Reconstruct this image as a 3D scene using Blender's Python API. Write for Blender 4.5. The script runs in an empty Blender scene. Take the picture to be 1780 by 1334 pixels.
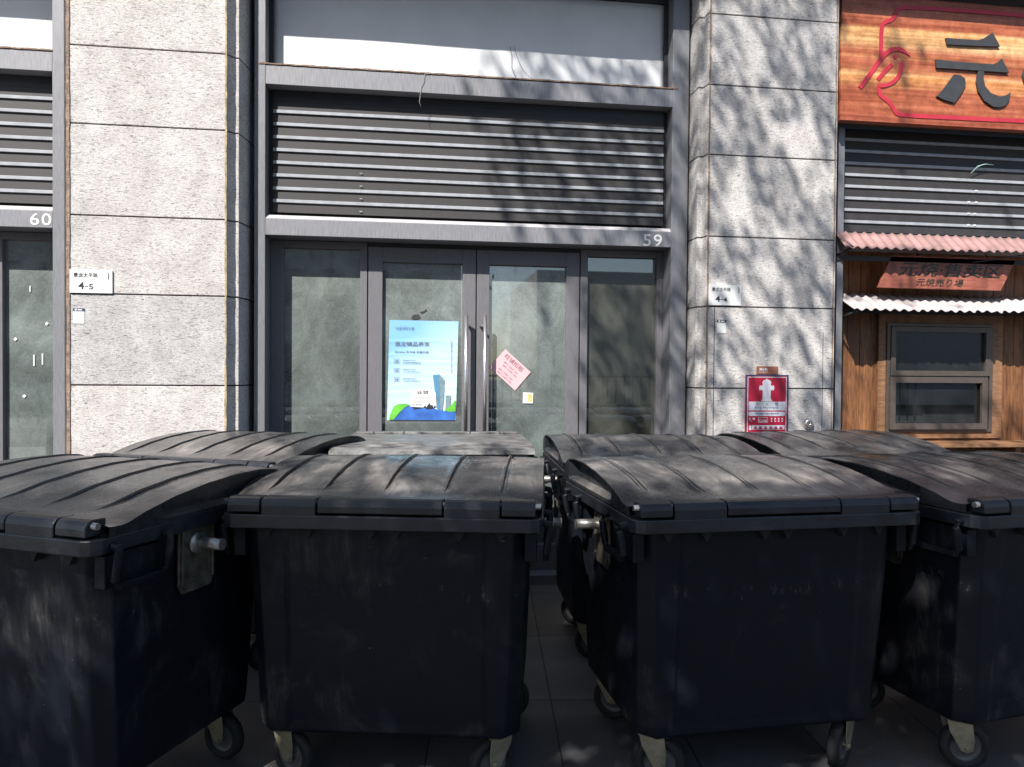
import bpy, bmesh, math, random
from mathutils import Vector, Matrix
R = math.radians
random.seed(7)
scene = bpy.context.scene
COL = scene.collection

# ---------------------------------------------------------------- camera, light
cam_d = bpy.data.cameras.new("camera"); cam = bpy.data.objects.new("camera", cam_d); COL.objects.link(cam)
def cam_matrix(yaw, pitch, roll):
    cy, sy, cp, sp = math.cos(yaw), math.sin(yaw), math.cos(pitch), math.sin(pitch)
    f = Vector((sy*cp, cy*cp, sp)); r = Vector((cy, -sy, 0)); u = r.cross(f)
    cr, sr = math.cos(roll), math.sin(roll)
    r2 = r*cr + u*sr; u2 = u*cr - r*sr
    return Matrix((r2, u2, -f)).transposed()
cam.matrix_world = Matrix.Translation((0, 0, 1.66)) @ cam_matrix(R(7.365), R(-.925), R(.451)).to_4x4()
cam_d.sensor_fit = 'HORIZONTAL'; cam_d.sensor_width = 36; cam_d.lens = 24.94
cam_d.clip_start = .05; cam_d.clip_end = 500
scene.camera = cam
SD = Vector((.70, 1.0, -1.25)).normalized()          # direction the sunlight travels
sun_el = math.asin(-SD.z); sun_az = math.atan2(-SD.x, -SD.y)
w = bpy.data.worlds.new("World"); scene.world = w; w.use_nodes = True
nt = w.node_tree
sky = nt.nodes.new('ShaderNodeTexSky'); sky.sky_type = 'NISHITA'; sky.sun_disc = False
sky.sun_elevation = sun_el; sky.sun_rotation = sun_az
nt.links.new(sky.outputs[0], nt.nodes['Background'].inputs[0]); nt.nodes['Background'].inputs[1].default_value = .105
sd = bpy.data.lights.new("sun", 'SUN'); sd.energy = 5.0; sd.angle = R(.45); sd.color = (1, .96, .91)
so = bpy.data.objects.new("sun", sd); COL.objects.link(so); so.rotation_euler = SD.to_track_quat('-Z', 'Y').to_euler()
vs = scene.view_settings; vs.view_transform = 'Standard'; vs.look = 'None'; vs.gamma = 1; vs.exposure = .62
scene.cycles.max_bounces = 6; scene.cycles.transparent_max_bounces = 8; scene.cycles.caustics_reflective = False; scene.cycles.caustics_refractive = False
scene.cycles.sample_clamp_indirect = 4

# ---------------------------------------------------------------- mesh helpers
class MB:
    def __init__(s): s.v = []; s.f = []; s.sm = []
    def face(s, idx, smooth=False): s.f.append(idx); s.sm.append(smooth)
    def box(s, x0, x1, y0, y1, z0, z1):
        b = len(s.v)
        s.v += [(x, y, z) for z in (z0, z1) for y in (y0, y1) for x in (x0, x1)]
        for q in ((0,2,3,1),(4,5,7,6),(0,1,5,4),(2,6,7,3),(0,4,6,2),(1,3,7,5)): s.face(tuple(b+i for i in q))
        return s
    def prism(s, pts, axis, a0, a1, smooth=False):
        """pts: 2D loop; axis 'x': (y,z) 'y': (x,z) 'z': (x,y)"""
        b = len(s.v); n = len(pts)
        for a in (a0, a1):
            for p, q in pts:
                s.v.append((a, p, q) if axis == 'x' else (p, a, q) if axis == 'y' else (p, q, a))
        s.face(tuple(b+i for i in range(n))); s.face(tuple(b+n+i for i in reversed(range(n))))
        for i in range(n):
            j = (i+1) % n; s.face((b+i, b+n+i, b+n+j, b+j), smooth)
        return s
    def loft(s, loops, cap=True, smooth=False, closed=False):
        b = len(s.v); n = len(loops[0])
        for l in loops: s.v += list(l)
        m = len(loops)
        for k in range(m if closed else m-1):
            k2 = (k+1) % m
            for i in range(n):
                j = (i+1) % n; s.face((b+k*n+i, b+k*n+j, b+k2*n+j, b+k2*n+i), smooth)
        if cap and not closed:
            s.face(tuple(b+i for i in reversed(range(n)))); s.face(tuple(b+(m-1)*n+i for i in range(n)))
        return s
    def tube(s, pts, r, n=10, cap=True):
        pts = [Vector(p) for p in pts]; loops = []
        up = Vector((0, 0, 1))
        for i, p in enumerate(pts):
            d = (pts[min(i+1, len(pts)-1)] - pts[max(i-1, 0)]).normalized()
            a = d.cross(up) if abs(d.dot(up)) < .95 else d.cross(Vector((1, 0, 0)))
            a.normalize(); c = d.cross(a)
            rr = r[i] if isinstance(r, (list, tuple)) else r
            loops.append([tuple(p + a*rr*math.cos(t*2*math.pi/n) + c*rr*math.sin(t*2*math.pi/n)) for t in range(n)])
        return s.loft(loops, cap, True)
    def lathe(s, prof, c, axis='x', n=28):
        """prof: (offset along axis, radius) closed loop ring"""
        loops = []
        for k in range(n):
            t = k*2*math.pi/n
            if axis == 'x': loops.append([(c[0]+a, c[1]+r*math.cos(t), c[2]+r*math.sin(t)) for a, r in prof])
            elif axis == 'y': loops.append([(c[0]+r*math.cos(t), c[1]+a, c[2]+r*math.sin(t)) for a, r in prof])
        return s.loft(loops, False, True, closed=True)
    def build(s, name, m, parent=None, bevel=0, smooth_angle=None):
        me = bpy.data.meshes.new(name); me.from_pydata(s.v, [], s.f)
        me.polygons.foreach_set('use_smooth', s.sm)
        bm = bmesh.new(); bm.from_mesh(me); bmesh.ops.recalc_face_normals(bm, faces=bm.faces); bm.to_mesh(me); bm.free()
        me.materials.append(m)
        o = bpy.data.objects.new(name, me); COL.objects.link(o)
        if parent: o.parent = parent
        if bevel:
            md = o.modifiers.new('b', 'BEVEL'); md.width = bevel; md.segments = 2; md.limit_method = 'ANGLE'; md.angle_limit = R(40)
        return o
def tag(o, label=None, cat=None, group=None, kind=None):
    if label: o['label'] = label
    if cat: o['category'] = cat
    if group: o['group'] = group
    if kind: o['kind'] = kind
    return o
def empty(name, loc=(0,0,0), rz=0, **k):
    o = bpy.data.objects.new(name, None); COL.objects.link(o); o.location = loc; o.rotation_euler = (0, 0, rz); o.empty_display_size = .1
    return tag(o, **k)
def kids(o): return [c for c in bpy.data.objects if c.parent == o]
def copy_tree(o, parent=None):
    ch = kids(o); c = o.copy(); COL.objects.link(c); c.parent = parent
    for k in ch: copy_tree(k, c)
    return c
def text_verts(body, off=0.0, spacing=1.0):
    c = bpy.data.curves.new('t', 'FONT'); c.body = body; c.size = 1; c.offset = off; c.space_character = spacing; c.resolution_u = 3
    o = bpy.data.objects.new('t', c); COL.objects.link(o); bpy.context.view_layer.update()
    dg = bpy.context.evaluated_depsgraph_get(); me = bpy.data.meshes.new_from_object(o.evaluated_get(dg))
    v = [tuple(p.co) for p in me.vertices]; f = [tuple(p.vertices) for p in me.polygons]
    bpy.data.objects.remove(o); bpy.data.curves.remove(c); bpy.data.meshes.remove(me)
    return v, f
def text(mb, body, x0, x1, z0, z1, y, off=0.0, rot=0.0, shear=0.0, spacing=1.0, vertical=False):
    """letters fitted to a box on a plane facing -Y; slanted by shear, turned by rot about the box centre"""
    v, f = text_verts(body, off, spacing)
    if not v: return
    xs = [p[0] for p in v]; ys = [p[1] for p in v]
    ax, bx, ay, by = min(xs), max(xs), min(ys), max(ys)
    b = len(mb.v); cx, cz = (x0+x1)/2, (z0+z1)/2
    for p in v:
        u = (p[0]-ax)/(bx-ax)-.5; t = (p[1]-ay)/(by-ay)-.5
        px, pz = u*(x1-x0), t*(z1-z0)
        if vertical: px, pz = t*(x1-x0), -u*(z1-z0)
        px += shear*pz
        qx = px*math.cos(rot)-pz*math.sin(rot); qz = px*math.sin(rot)+pz*math.cos(rot)
        mb.v.append((cx+qx, y, cz+qz))
    for q in f: mb.face(tuple(b+i for i in q))

# ---------------------------------------------------------------- materials
def mat(name): 
    m = bpy.data.materials.new(name); m.use_nodes = True
    n = m.node_tree.nodes; return m, n, m.node_tree.links, n['Principled BSDF']
def simple(name, col, rough=.6, metal=0, var=.15, scale=8, bump=0, bscale=60, stretch=(1,1,1), coat=0):
    m, n, l, p = mat(name)
    tc = n.new('ShaderNodeTexCoord'); mp = n.new('ShaderNodeMapping'); mp.inputs['Scale'].default_value = stretch
    l.new(tc.outputs['Object'], mp.inputs[0])
    no = n.new('ShaderNodeTexNoise'); no.inputs['Scale'].default_value = scale; no.inputs['Detail'].default_value = 6
    l.new(mp.outputs[0], no.inputs['Vector'])
    r = n.new('ShaderNodeValToRGB'); l.new(no.outputs[0], r.inputs[0])
    r.color_ramp.elements[0].position = .3; r.color_ramp.elements[1].position = .7
    r.color_ramp.elements[0].color = tuple(c*(1-var) for c in col)+(1,); r.color_ramp.elements[1].color = tuple(min(1, c*(1+var)) for c in col)+(1,)
    l.new(r.outputs[0], p.inputs['Base Color']); p.inputs['Metallic'].default_value = metal
    mr = n.new('ShaderNodeMapRange'); mr.inputs[3].default_value = max(0, rough-.1); mr.inputs[4].default_value = min(1, rough+.1)
    l.new(no.outputs[0], mr.inputs[0]); l.new(mr.outputs[0], p.inputs['Roughness'])
    if coat: p.inputs['Coat Weight'].default_value = coat; p.inputs['Coat Roughness'].default_value = .03
    if bump:
        n2 = n.new('ShaderNodeTexNoise'); n2.inputs['Scale'].default_value = bscale; n2.inputs['Detail'].default_value = 4; l.new(mp.outputs[0], n2.inputs['Vector'])
        b = n.new('ShaderNodeBump'); b.inputs['Strength'].default_value = bump; b.inputs['Distance'].default_value = .01
        l.new(n2.outputs[0], b.inputs['Height']); l.new(b.outputs[0], p.inputs['Normal'])
    return m
def ramp(n, pts):
    r = n.new('ShaderNodeValToRGB'); e = r.color_ramp.elements
    while len(e) < len(pts): e.new(.5)
    for k, (pos, c) in enumerate(pts): e[k].position = pos; e[k].color = tuple(c)+(1,) if len(c) == 3 else c
    return r
def noise(n, l, vec, scale, detail=4, rough=.5, st=None, dist=0):
    if st:
        mp = n.new('ShaderNodeMapping'); mp.inputs['Scale'].default_value = st; l.new(vec, mp.inputs[0]); vec = mp.outputs[0]
    t = n.new('ShaderNodeTexNoise'); t.inputs['Scale'].default_value = scale; t.inputs['Detail'].default_value = detail
    t.inputs['Roughness'].default_value = rough; t.inputs['Distortion'].default_value = dist
    l.new(vec, t.inputs['Vector']); return t.outputs[0]
def mixc(n, l, fac, a, b, mode='MIX'):
    m = n.new('ShaderNodeMix'); m.data_type = 'RGBA'; m.blend_type = mode
    for s, v in ((m.inputs[0], fac), (m.inputs[6], a), (m.inputs[7], b)):
        if hasattr(v, 'is_linked'): l.new(v, s)
        elif isinstance(v, (int, float)): s.default_value = v
        else: s.default_value = tuple(v)+(1,)
    return m.outputs[2]
def mathn(n, l, op, a, b=0, c=0):
    m = n.new('ShaderNodeMath'); m.operation = op
    for i, v in enumerate((a, b, c)):
        if hasattr(v, 'is_linked'): l.new(v, m.inputs[i])
        else: m.inputs[i].default_value = v
    return m.outputs[0]

def stone_mat():
    m, n, l, p = mat('pitted_stone'); tc = n.new('ShaderNodeTexCoord').outputs['Object']
    base = ramp(n, [(.3, (.555,.533,.522)), (.7, (.725,.702,.69))]); l.new(noise(n, l, tc, 6, 6, .6), base.inputs[0])
    chips = noise(n, l, tc, 38, 5, .70, (1, 1, 3.6), .9)
    cr = ramp(n, [(.37, (1,1,1)), (.475, (0,0,0))]); l.new(chips, cr.inputs[0])
    c1 = mixc(n, l, mathn(n, l, 'MULTIPLY', cr.outputs[0], .92), base.outputs[0], (.235,.215,.205))
    fine = ramp(n, [(.35, (.80,.80,.80)), (.62, (1.1,1.09,1.07))]); l.new(noise(n, l, tc, 120, 3, .6, (1, 1, 2.4)), fine.inputs[0])
    c2 = mixc(n, l, 1, c1, fine.outputs[0], 'MULTIPLY')
    spots = ramp(n, [(.22, (1,1,1)), (.25, (0,0,0))]); l.new(noise(n, l, tc, 26, 1, .4, (1,1,1.4)), spots.inputs[0])
    c3 = mixc(n, l, mathn(n, l, 'MULTIPLY', spots.outputs[0], .7), c2, (.10,.095,.09))
    gi = n.new('ShaderNodeNewGeometry'); isl = ramp(n, [(0, (.88,.885,.90)), (.5, (1,.99,.98)), (1, (1.06,1.05,1.03))]); l.new(gi.outputs['Random Per Island'], isl.inputs[0])
    c3 = mixc(n, l, 1, c3, isl.outputs[0], 'MULTIPLY')
    run = ramp(n, [(.32, (.86,.855,.85)), (.56, (1,1,1))]); l.new(noise(n, l, tc, 2.2, 6, .7, (1.6, 1, .6), .8), run.inputs[0])
    c3 = mixc(n, l, 1, c3, run.outputs[0], 'MULTIPLY')
    l.new(c3, p.inputs['Base Color']); p.inputs['Roughness'].default_value = .88
    b = n.new('ShaderNodeBump'); b.inputs['Strength'].default_value = .75; b.inputs['Distance'].default_value = .006
    l.new(mathn(n, l, 'ADD', chips, mathn(n, l, 'MULTIPLY', noise(n, l, tc, 120, 3, .6, (1,1,2.4)), .35)), b.inputs['Height']); l.new(b.outputs[0], p.inputs['Normal'])
    return m
def bin_mat(name, lid=False):
    m, n, l, p = mat(name); t = n.new('ShaderNodeTexCoord').outputs['Object']
    oi = n.new('ShaderNodeObjectInfo'); off = n.new('ShaderNodeVectorMath'); off.operation = 'ADD'
    sc = n.new('ShaderNodeVectorMath'); sc.operation = 'SCALE'; sc.inputs[0].default_value = (31, 17, 9); l.new(oi.outputs['Random'], sc.inputs['Scale'])
    l.new(t, off.inputs[0]); l.new(sc.outputs[0], off.inputs[1]); v = off.outputs[0]
    big = noise(n, l, v, 2.2, 6, .62, None, .7)
    if lid:
        dust = ramp(n, [(.40, (0,0,0)), (.66, (.85,.85,.85))]); l.new(big, dust.inputs[0])
        streak = ramp(n, [(.45, (.30,.30,.30)), (.68, (1,1,1))]); l.new(noise(n, l, v, 9, 6, .75, (1, .22, 1), .5), streak.inputs[0])
        d = mathn(n, l, 'MULTIPLY', dust.outputs[0], streak.outputs[0])
        d = mathn(n, l, 'MULTIPLY', mathn(n, l, 'ADD', mathn(n, l, 'MULTIPLY', d, 1.35), .09), mathn(n, l, 'ADD', .45, mathn(n, l, 'MULTIPLY', oi.outputs['Random'], .75)))
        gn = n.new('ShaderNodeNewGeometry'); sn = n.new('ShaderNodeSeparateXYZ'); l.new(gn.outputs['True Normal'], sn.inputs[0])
        upf = ramp(n, [(.55, (.18,.18,.18)), (.85, (1,1,1))]); l.new(sn.outputs[2], upf.inputs[0]); d = mathn(n, l, 'MULTIPLY', d, upf.outputs[0])   # dust on the upward faces; thinned on the skirts to paint their shade
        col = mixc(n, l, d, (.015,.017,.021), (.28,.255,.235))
        scr = ramp(n, [(.725, (0,0,0)), (.75, (1,1,1))]); l.new(noise(n, l, v, 26, 3, .6, (1, .05, 1), .2), scr.inputs[0])
        col = mixc(n, l, mathn(n, l, 'MULTIPLY', scr.outputs[0], .55), col, (.26,.25,.24))
        rr = ramp(n, [(.36, (.17,.17,.17)), (.66, (.48,.48,.48))]); l.new(mathn(n, l, 'ADD', mathn(n, l, 'MULTIPLY', big, .5), mathn(n, l, 'MULTIPLY', noise(n, l, v, 30, 5, .7), .5)), rr.inputs[0])
    else:
        dust = ramp(n, [(.52, (0,0,0)), (.80, (1,1,1))]); l.new(big, dust.inputs[0])
        st = ramp(n, [(.48, (0,0,0)), (.75, (1,1,1))]); l.new(noise(n, l, v, 14, 6, .78, (1, 1, .16), .6), st.inputs[0])
        d = mathn(n, l, 'ADD', mathn(n, l, 'MULTIPLY', dust.outputs[0], .16), mathn(n, l, 'MULTIPLY', mathn(n, l, 'MULTIPLY', st.outputs[0], dust.outputs[0]), .95))
        # scuffed belt where the lifting arms rub, at about .8 m
        sx = n.new('ShaderNodeSeparateXYZ'); l.new(t, sx.inputs[0])
        belt = mathn(n, l, 'SUBTRACT', 1, mathn(n, l, 'MULTIPLY', mathn(n, l, 'ABSOLUTE', mathn(n, l, 'SUBTRACT', sx.outputs[2], mathn(n, l, 'ADD', .74, mathn(n, l, 'MULTIPLY', big, .10)))), 22))
        belt = mathn(n, l, 'MAXIMUM', belt, 0)
        bs = ramp(n, [(.56, (0,0,0)), (.74, (1,1,1))]); l.new(noise(n, l, v, 24, 6, .8, (1,1,.5)), bs.inputs[0])
        d = mathn(n, l, 'ADD', d, mathn(n, l, 'MULTIPLY', mathn(n, l, 'MULTIPLY', belt, bs.outputs[0]), .75))
        col = mixc(n, l, d, (.0055,.0072,.0125), (.17,.16,.145))
        spk = ramp(n, [(.785, (0,0,0)), (.80, (1,1,1))]); l.new(noise(n, l, v, 38, 2, .5), spk.inputs[0])
        col = mixc(n, l, mathn(n, l, 'MULTIPLY', spk.outputs[0], .6), col, (.30,.29,.27))
        rr = ramp(n, [(.3, (.38,.38,.38)), (.7, (.62,.62,.62))]); l.new(noise(n, l, v, 18, 6, .7), rr.inputs[0])
    l.new(col, p.inputs['Base Color']); l.new(rr.outputs[0], p.inputs['Roughness']); p.inputs['Specular IOR Level'].default_value = .5 if lid else .22
    b = n.new('ShaderNodeBump'); b.inputs['Strength'].default_value = .25; b.inputs['Distance'].default_value = .006
    l.new(mathn(n, l, 'ADD', noise(n, l, v, 7, 3, .5), mathn(n, l, 'MULTIPLY', noise(n, l, v, 160, 3, .6), .12)), b.inputs['Height']); l.new(b.outputs[0], p.inputs['Normal'])
    return m
def glass_mat(name, dust, col, dirt=.5):
    """a dusty pane: a diffuse film over clear glass, with a sharp reflection"""
    m, n, l, p = mat(name); out = n['Material Output']; n.remove(p)
    v = n.new('ShaderNodeTexCoord').outputs['Object']
    big = noise(n, l, v, 1.4, 5, .6, None, .5); fine = noise(n, l, v, 70, 4, .8)
    cl = ramp(n, [(.28, tuple(c*(1-dirt*.6) for c in col)), (.72, tuple(c*(1+dirt*.35) for c in col))]); l.new(mathn(n, l, 'ADD', mathn(n, l, 'MULTIPLY', big, .5), mathn(n, l, 'MULTIPLY', fine, .5)), cl.inputs[0])
    drip = ramp(n, [(.76, (0,0,0)), (.80, (1,1,1))]); l.new(noise(n, l, v, 22, 3, .5, (1.2, 1, .5), 1.0), drip.inputs[0])
    spk = ramp(n, [(.48, (0,0,0)), (.80, (1,1,1))]); l.new(noise(n, l, v, 160, 4, .85), spk.inputs[0])
    c = mixc(n, l, mathn(n, l, 'MULTIPLY', mathn(n, l, 'MAXIMUM', drip.outputs[0], spk.outputs[0]), .40), cl.outputs[0], (.62,.65,.62))
    sx = n.new('ShaderNodeSeparateXYZ'); l.new(v, sx.inputs[0])      # the dust film's colour gets darker towards the bottom
    hz = ramp(n, [(0, (.60,.62,.62)), (1, (1.12,1.12,1.12))]); l.new(mathn(n, l, 'ADD', mathn(n, l, 'MULTIPLY', mathn(n, l, 'SUBTRACT', sx.outputs[2], 1.1), .8), mathn(n, l, 'MULTIPLY', mathn(n, l, 'SUBTRACT', big, .5), .9)), hz.inputs[0])
    wipe = ramp(n, [(.42, (.80,.80,.80)), (.56, (1,1,1))]); l.new(noise(n, l, v, 2.6, 6, .72, (1, 1, .7), 2.2), wipe.inputs[0])
    c = mixc(n, l, 1, c, hz.outputs[0], 'MULTIPLY'); c = mixc(n, l, 1, c, wipe.outputs[0], 'MULTIPLY')
    df = n.new('ShaderNodeBsdfDiffuse'); l.new(c, df.inputs[0])
    tr = n.new('ShaderNodeBsdfTransparent'); tr.inputs[0].default_value = (.62,.72,.66,1)
    mx = n.new('ShaderNodeMixShader'); 
    fa = n.new('ShaderNodeMapRange'); fa.inputs[1].default_value = .3; fa.inputs[2].default_value = .7; fa.inputs[3].default_value = dust-.12; fa.inputs[4].default_value = min(1, dust+.12)
    l.new(big, fa.inputs[0]); l.new(fa.outputs[0], mx.inputs[0]); l.new(tr.outputs[0], mx.inputs[1]); l.new(df.outputs[0], mx.inputs[2])
    gl = n.new('ShaderNodeBsdfGlossy'); gl.inputs['Roughness'].default_value = .015
    fr = n.new('ShaderNodeFresnel'); fr.inputs[0].default_value = 2.6
    m2 = n.new('ShaderNodeMixShader'); l.new(fr.outputs[0], m2.inputs[0]); l.new(mx.outputs[0], m2.inputs[1]); l.new(gl.outputs[0], m2.inputs[2])
    l.new(m2.outputs[0], out.inputs[0]); return m
def wood_mat(name, dark, light, st=(9, 9, .8), rough=.55, knots=True):
    m, n, l, p = mat(name); v = n.new('ShaderNodeTexCoord').outputs['Object']
    g = noise(n, l, v, 6, 7, .65, st, 1.2)
    c = ramp(n, [(.30, dark), (.50, tuple((a+b)/2 for a, b in zip(dark, light))), (.72, light)]); l.new(g, c.inputs[0])
    tone = ramp(n, [(.3, (.6,.55,.5)), (.7, (1.15,1.1,1.05))]); l.new(noise(n, l, v, 2.1, 2, .5, (4, 1, .3)), tone.inputs[0])
    o = mixc(n, l, 1, c.outputs[0], tone.outputs[0], 'MULTIPLY')
    if knots:
        k = ramp(n, [(.24, (1,1,1)), (.28, (0,0,0))]); l.new(noise(n, l, v, 7, 2, .5, (1.5, 1, .7)), k.inputs[0])
        o = mixc(n, l, mathn(n, l, 'MULTIPLY', k.outputs[0], .7), o, (.05,.022,.01))
    l.new(o, p.inputs['Base Color']); p.inputs['Roughness'].default_value = rough
    b = n.new('ShaderNodeBump'); b.inputs['Strength'].default_value = .3; b.inputs['Distance'].default_value = .004; l.new(g, b.inputs['Height']); l.new(b.outputs[0], p.inputs['Normal'])
    return m
STONE = stone_mat()
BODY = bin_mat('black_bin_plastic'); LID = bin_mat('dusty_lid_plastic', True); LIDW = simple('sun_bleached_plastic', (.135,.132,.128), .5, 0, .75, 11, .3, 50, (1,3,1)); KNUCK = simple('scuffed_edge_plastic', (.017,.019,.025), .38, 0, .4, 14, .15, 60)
FRAME = simple('grey_aluminium', (.215,.216,.232), .45, .2, .12, 30, .08, 200, (6, 6, .5))
FRAMEB = simple('streaked_grey_aluminium', (.255,.254,.270), .45, .15, .20, 30, .08, 200, (5, 5, .35))
SILL = simple('sunlit_sill_metal', (.46,.44,.45), .5, 0, .1, 20)  # paler than the beams: sun on the chamfer put into the colour
DARK = simple('dark_recess_metal', (.035,.036,.042), .5, .2, .2, 6)
BLADE = simple('louvre_grey', (.36,.375,.40), .5, .0, .15, 12)
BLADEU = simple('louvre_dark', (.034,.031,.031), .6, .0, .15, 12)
DOORF = simple('door_frame_grey', (.160,.155,.167), .55, .05, .10, 25, .05, 150, (5, 5, .6))
WHITEB = simple('painted_white_board', (.74,.75,.76), .5, 0, .06, 3, .5, 3.5)
WHITE = simple('white_lettering', (.82,.82,.80), .5, 0, .03)
STEEL = simple('brushed_steel', (.62,.58,.56), .28, .9, .08, 40, 0, 10, (4,4,.3))
GALV = simple('galvanised_metal', (.16,.15,.12), .45, .6, .5, 18, .2, 60)
PIN = simple('worn_steel_pin', (.40,.39,.36), .38, .8, .3, 30)
FORK = simple('yellowed_zinc', (.36,.32,.22), .45, .5, .3, 14, .15, 60)
RUBBER = simple('black_rubber', (.014,.014,.015), .75, 0, .3, 20, .2, 90)
HUB = simple('dull_hub', (.12,.12,.12), .55, .3, .3, 20)
SEAL = simple('brown_sealant', (.27,.19,.14), .8, 0, .45, 30, .6, 80)
SEALY = simple('ochre_sealant', (.42,.31,.17), .8, 0, .5, 22, .6, 80)
JOINT = simple('dark_joint', (.045,.042,.04), .9, 0, .2)
RUSTW = simple('splintered_wood_edge', (.27,.18,.13), .8, 0, .5, 40, .8, 80)
GLASS = glass_mat('dusty_green_glass', .82, (.29,.335,.315), .95); GLASSC = glass_mat('cleaner_glass', .46, (.20,.205,.17), .5)
GLASS2 = glass_mat('half_cleaned_glass', .68, (.31,.355,.33), .9)
GLASSD = glass_mat('dark_window_glass', .25, (.10,.105,.11), .3)
INNER = simple('room_plaster', (.30,.31,.29), .8, 0, .1, 3)
PAPERW = simple('white_paper', (.78,.78,.76), .6, 0, .05)
INK = simple('black_ink', (.03,.03,.035), .6, 0, .1)
INKG = simple('grey_ink', (.14,.15,.18), .6, 0, .1)

# ---------------------------------------------------------------- ground and road
def ground_mat():
    m, n, l, p = mat('granite_paving'); v = n.new('ShaderNodeTexCoord').outputs['Object']
    mp = n.new('ShaderNodeMapping'); mp.inputs['Rotation'].default_value = (0, 0, R(5.5)); mp.inputs['Location'].default_value = (-.335, -.07, 0); l.new(v, mp.inputs[0])
    br = n.new('ShaderNodeTexBrick'); br.offset = 0; br.inputs['Scale'].default_value = 1; br.inputs['Brick Width'].default_value = .6; br.inputs['Row Height'].default_value = .9
    br.inputs['Mortar Size'].default_value = .004; br.inputs['Mortar Smooth'].default_value = .2; br.inputs['Bias'].default_value = 0
    br.inputs['Color1'].default_value = (.085,.09,.10,1); br.inputs['Color2'].default_value = (.17,.16,.147,1); br.inputs['Mortar'].default_value = (.02,.02,.02,1); l.new(mp.outputs[0], br.inputs['Vector'])
    sp = ramp(n, [(.38, (.55,.55,.55)), (.62, (1.25,1.22,1.2))]); l.new(noise(n, l, v, 160, 3, .8), sp.inputs[0])
    st = ramp(n, [(.35, (.7,.7,.72)), (.7, (1.1,1.1,1.1))]); l.new(noise(n, l, v, 2.5, 5, .6), st.inputs[0])
    c = mixc(n, l, 1, br.outputs[0], sp.outputs[0], 'MULTIPLY'); c = mixc(n, l, 1, c, st.outputs[0], 'MULTIPLY')
    l.new(c, p.inputs['Base Color']); p.inputs['Roughness'].default_value = .6
    b = n.new('ShaderNodeBump'); b.inputs['Strength'].default_value = .4; b.inputs['Distance'].default_value = .004; l.new(br.outputs['Fac'], b.inputs['Height']); b.invert = True; l.new(b.outputs[0], p.inputs['Normal'])
    return m
tag(MB().box(-150, 150, -5.0, 80, -.35, -.05).build('pavement', ground_mat()), kind='structure')
tag(MB().box(-150, 150, -150, -5.02, -.45, -.18).build('road', simple('asphalt', (.055,.055,.058), .85, 0, .2, 3, .5, 120)), kind='structure')

# ---------------------------------------------------------------- building shell
bw = empty('building', (0, 5.8, 0), label='grey stone clad building wall above and behind the shopfronts', cat='building')
def P(o, par):   # parts are modelled in world coordinates
    o.parent = par; o.matrix_parent_inverse = par.matrix_basis.inverted(); return o
def MBb(mb, name, m, par, bevel=0): return P(mb.build(name, m, None, bevel), par)
MBb(MB().box(-9, 11, 5.20, 6.2, 4.92, 9.0), 'upper_wall', STONE, bw)
MBb(MB().box(-9, 11, 5.198, 6.2, 4.896, 4.918), 'soffit', FRAME, bw)
MBb(MB().box(-9, 11, 5.81, 6.2, 3.83, 4.894), 'spandrel', INNER, bw)
room = MB(); room.box(-9, 11, 9.5, 9.6, .0, 4.6); room.box(-9, 11, 6.0, 9.5, 2.95, 3.0); room.box(-9, 11, 6.0, 9.5, .0, .012)
room.box(-2.30, -1.55, 5.9, 9.5, .02, 2.9); room.box(2.3, 3.2, 5.9, 9.5, .02, 2.9)
MBb(room, 'interior_walls', INNER, bw)
MBb(MB().box(-9, -4.35, 5.6, 6.0, -.06, 4.89), 'side_wall', STONE, bw); MBb(MB().box(6.7, 11, 5.6, 6.0, -.06, 4.89), 'side_wall', STONE, bw)

# ---------------------------------------------------------------- stone pillars
ZJ = [-.06, .43, .99, 1.5445, 2.190, 2.7415, 3.382, 3.928, 4.48, 4.895]  # pillar and shopfront coordinates were scaled up about the camera, then baked in
def pillar(name, label, prof, face, seals, extra):
    cx = (face[0]+face[1])/2
    t = empty(name, (cx, 5.45, 0), label=label, cat='pillar', group='granite pillars between the shopfronts')
    m = MB()
    for a, b in zip(ZJ, ZJ[1:]): m.prism(prof, 'z', a+.005, b-.005)
    MBb(m, 'stone_cladding', STONE, t, .003)
    xs = [p[0] for p in prof]
    cxm = sum(xs)/len(xs)
    core = [(cxm+(x-cxm)*.985, y+.012 if y < 5.7 else y-.004) for x, y in prof]
    MBb(MB().prism(core, 'z', -.055, 4.89), 'backing', JOINT, t)
    for (x0, x1, y, mt) in seals:
        s = MB(); z = 0.0; rr = random.Random(int(x0*1000))
        L, Rr, zs = [], [], []
        while z < 4.8:
            zs.append(z); L.append(x0+rr.uniform(-.003, .003)); Rr.append(x1+rr.uniform(-.003, .003)); z += rr.uniform(.03, .10)
        pts = list(zip(L, zs)) + list(zip(reversed(Rr), reversed(zs)))
        b = len(s.v); n = len(zs)
        for i in range(n): s.v += [(L[i], y, zs[i]), (Rr[i], y, zs[i])]
        for i in range(n-1): s.face((b+2*i, b+2*i+1, b+2*i+3, b+2*i+2))
        o = MBb(s, 'sealant', mt, t); md = o.modifiers.new('s', 'SOLIDIFY'); md.thickness = .004
    if extra: MBb(extra, 'vertical_joint', JOINT, t)
    return t
pillar('stone_pillar', 'sunlit rough stone pillar between shop 60 and shop 59',
    [(-2.56,5.9),(-2.56,5.60),(-2.495,5.565),(-2.485,5.43),(-2.468,5.43),(-2.458,5.355),(-1.398,5.355),(-1.347,5.415),(-1.322,5.415),(-1.290,5.60),(-1.29,5.9)],
    (-2.458,-1.398), [(-2.468,-2.446,5.352,SEAL), (-1.402,-1.390,5.352,SEALY)], None)
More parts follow.
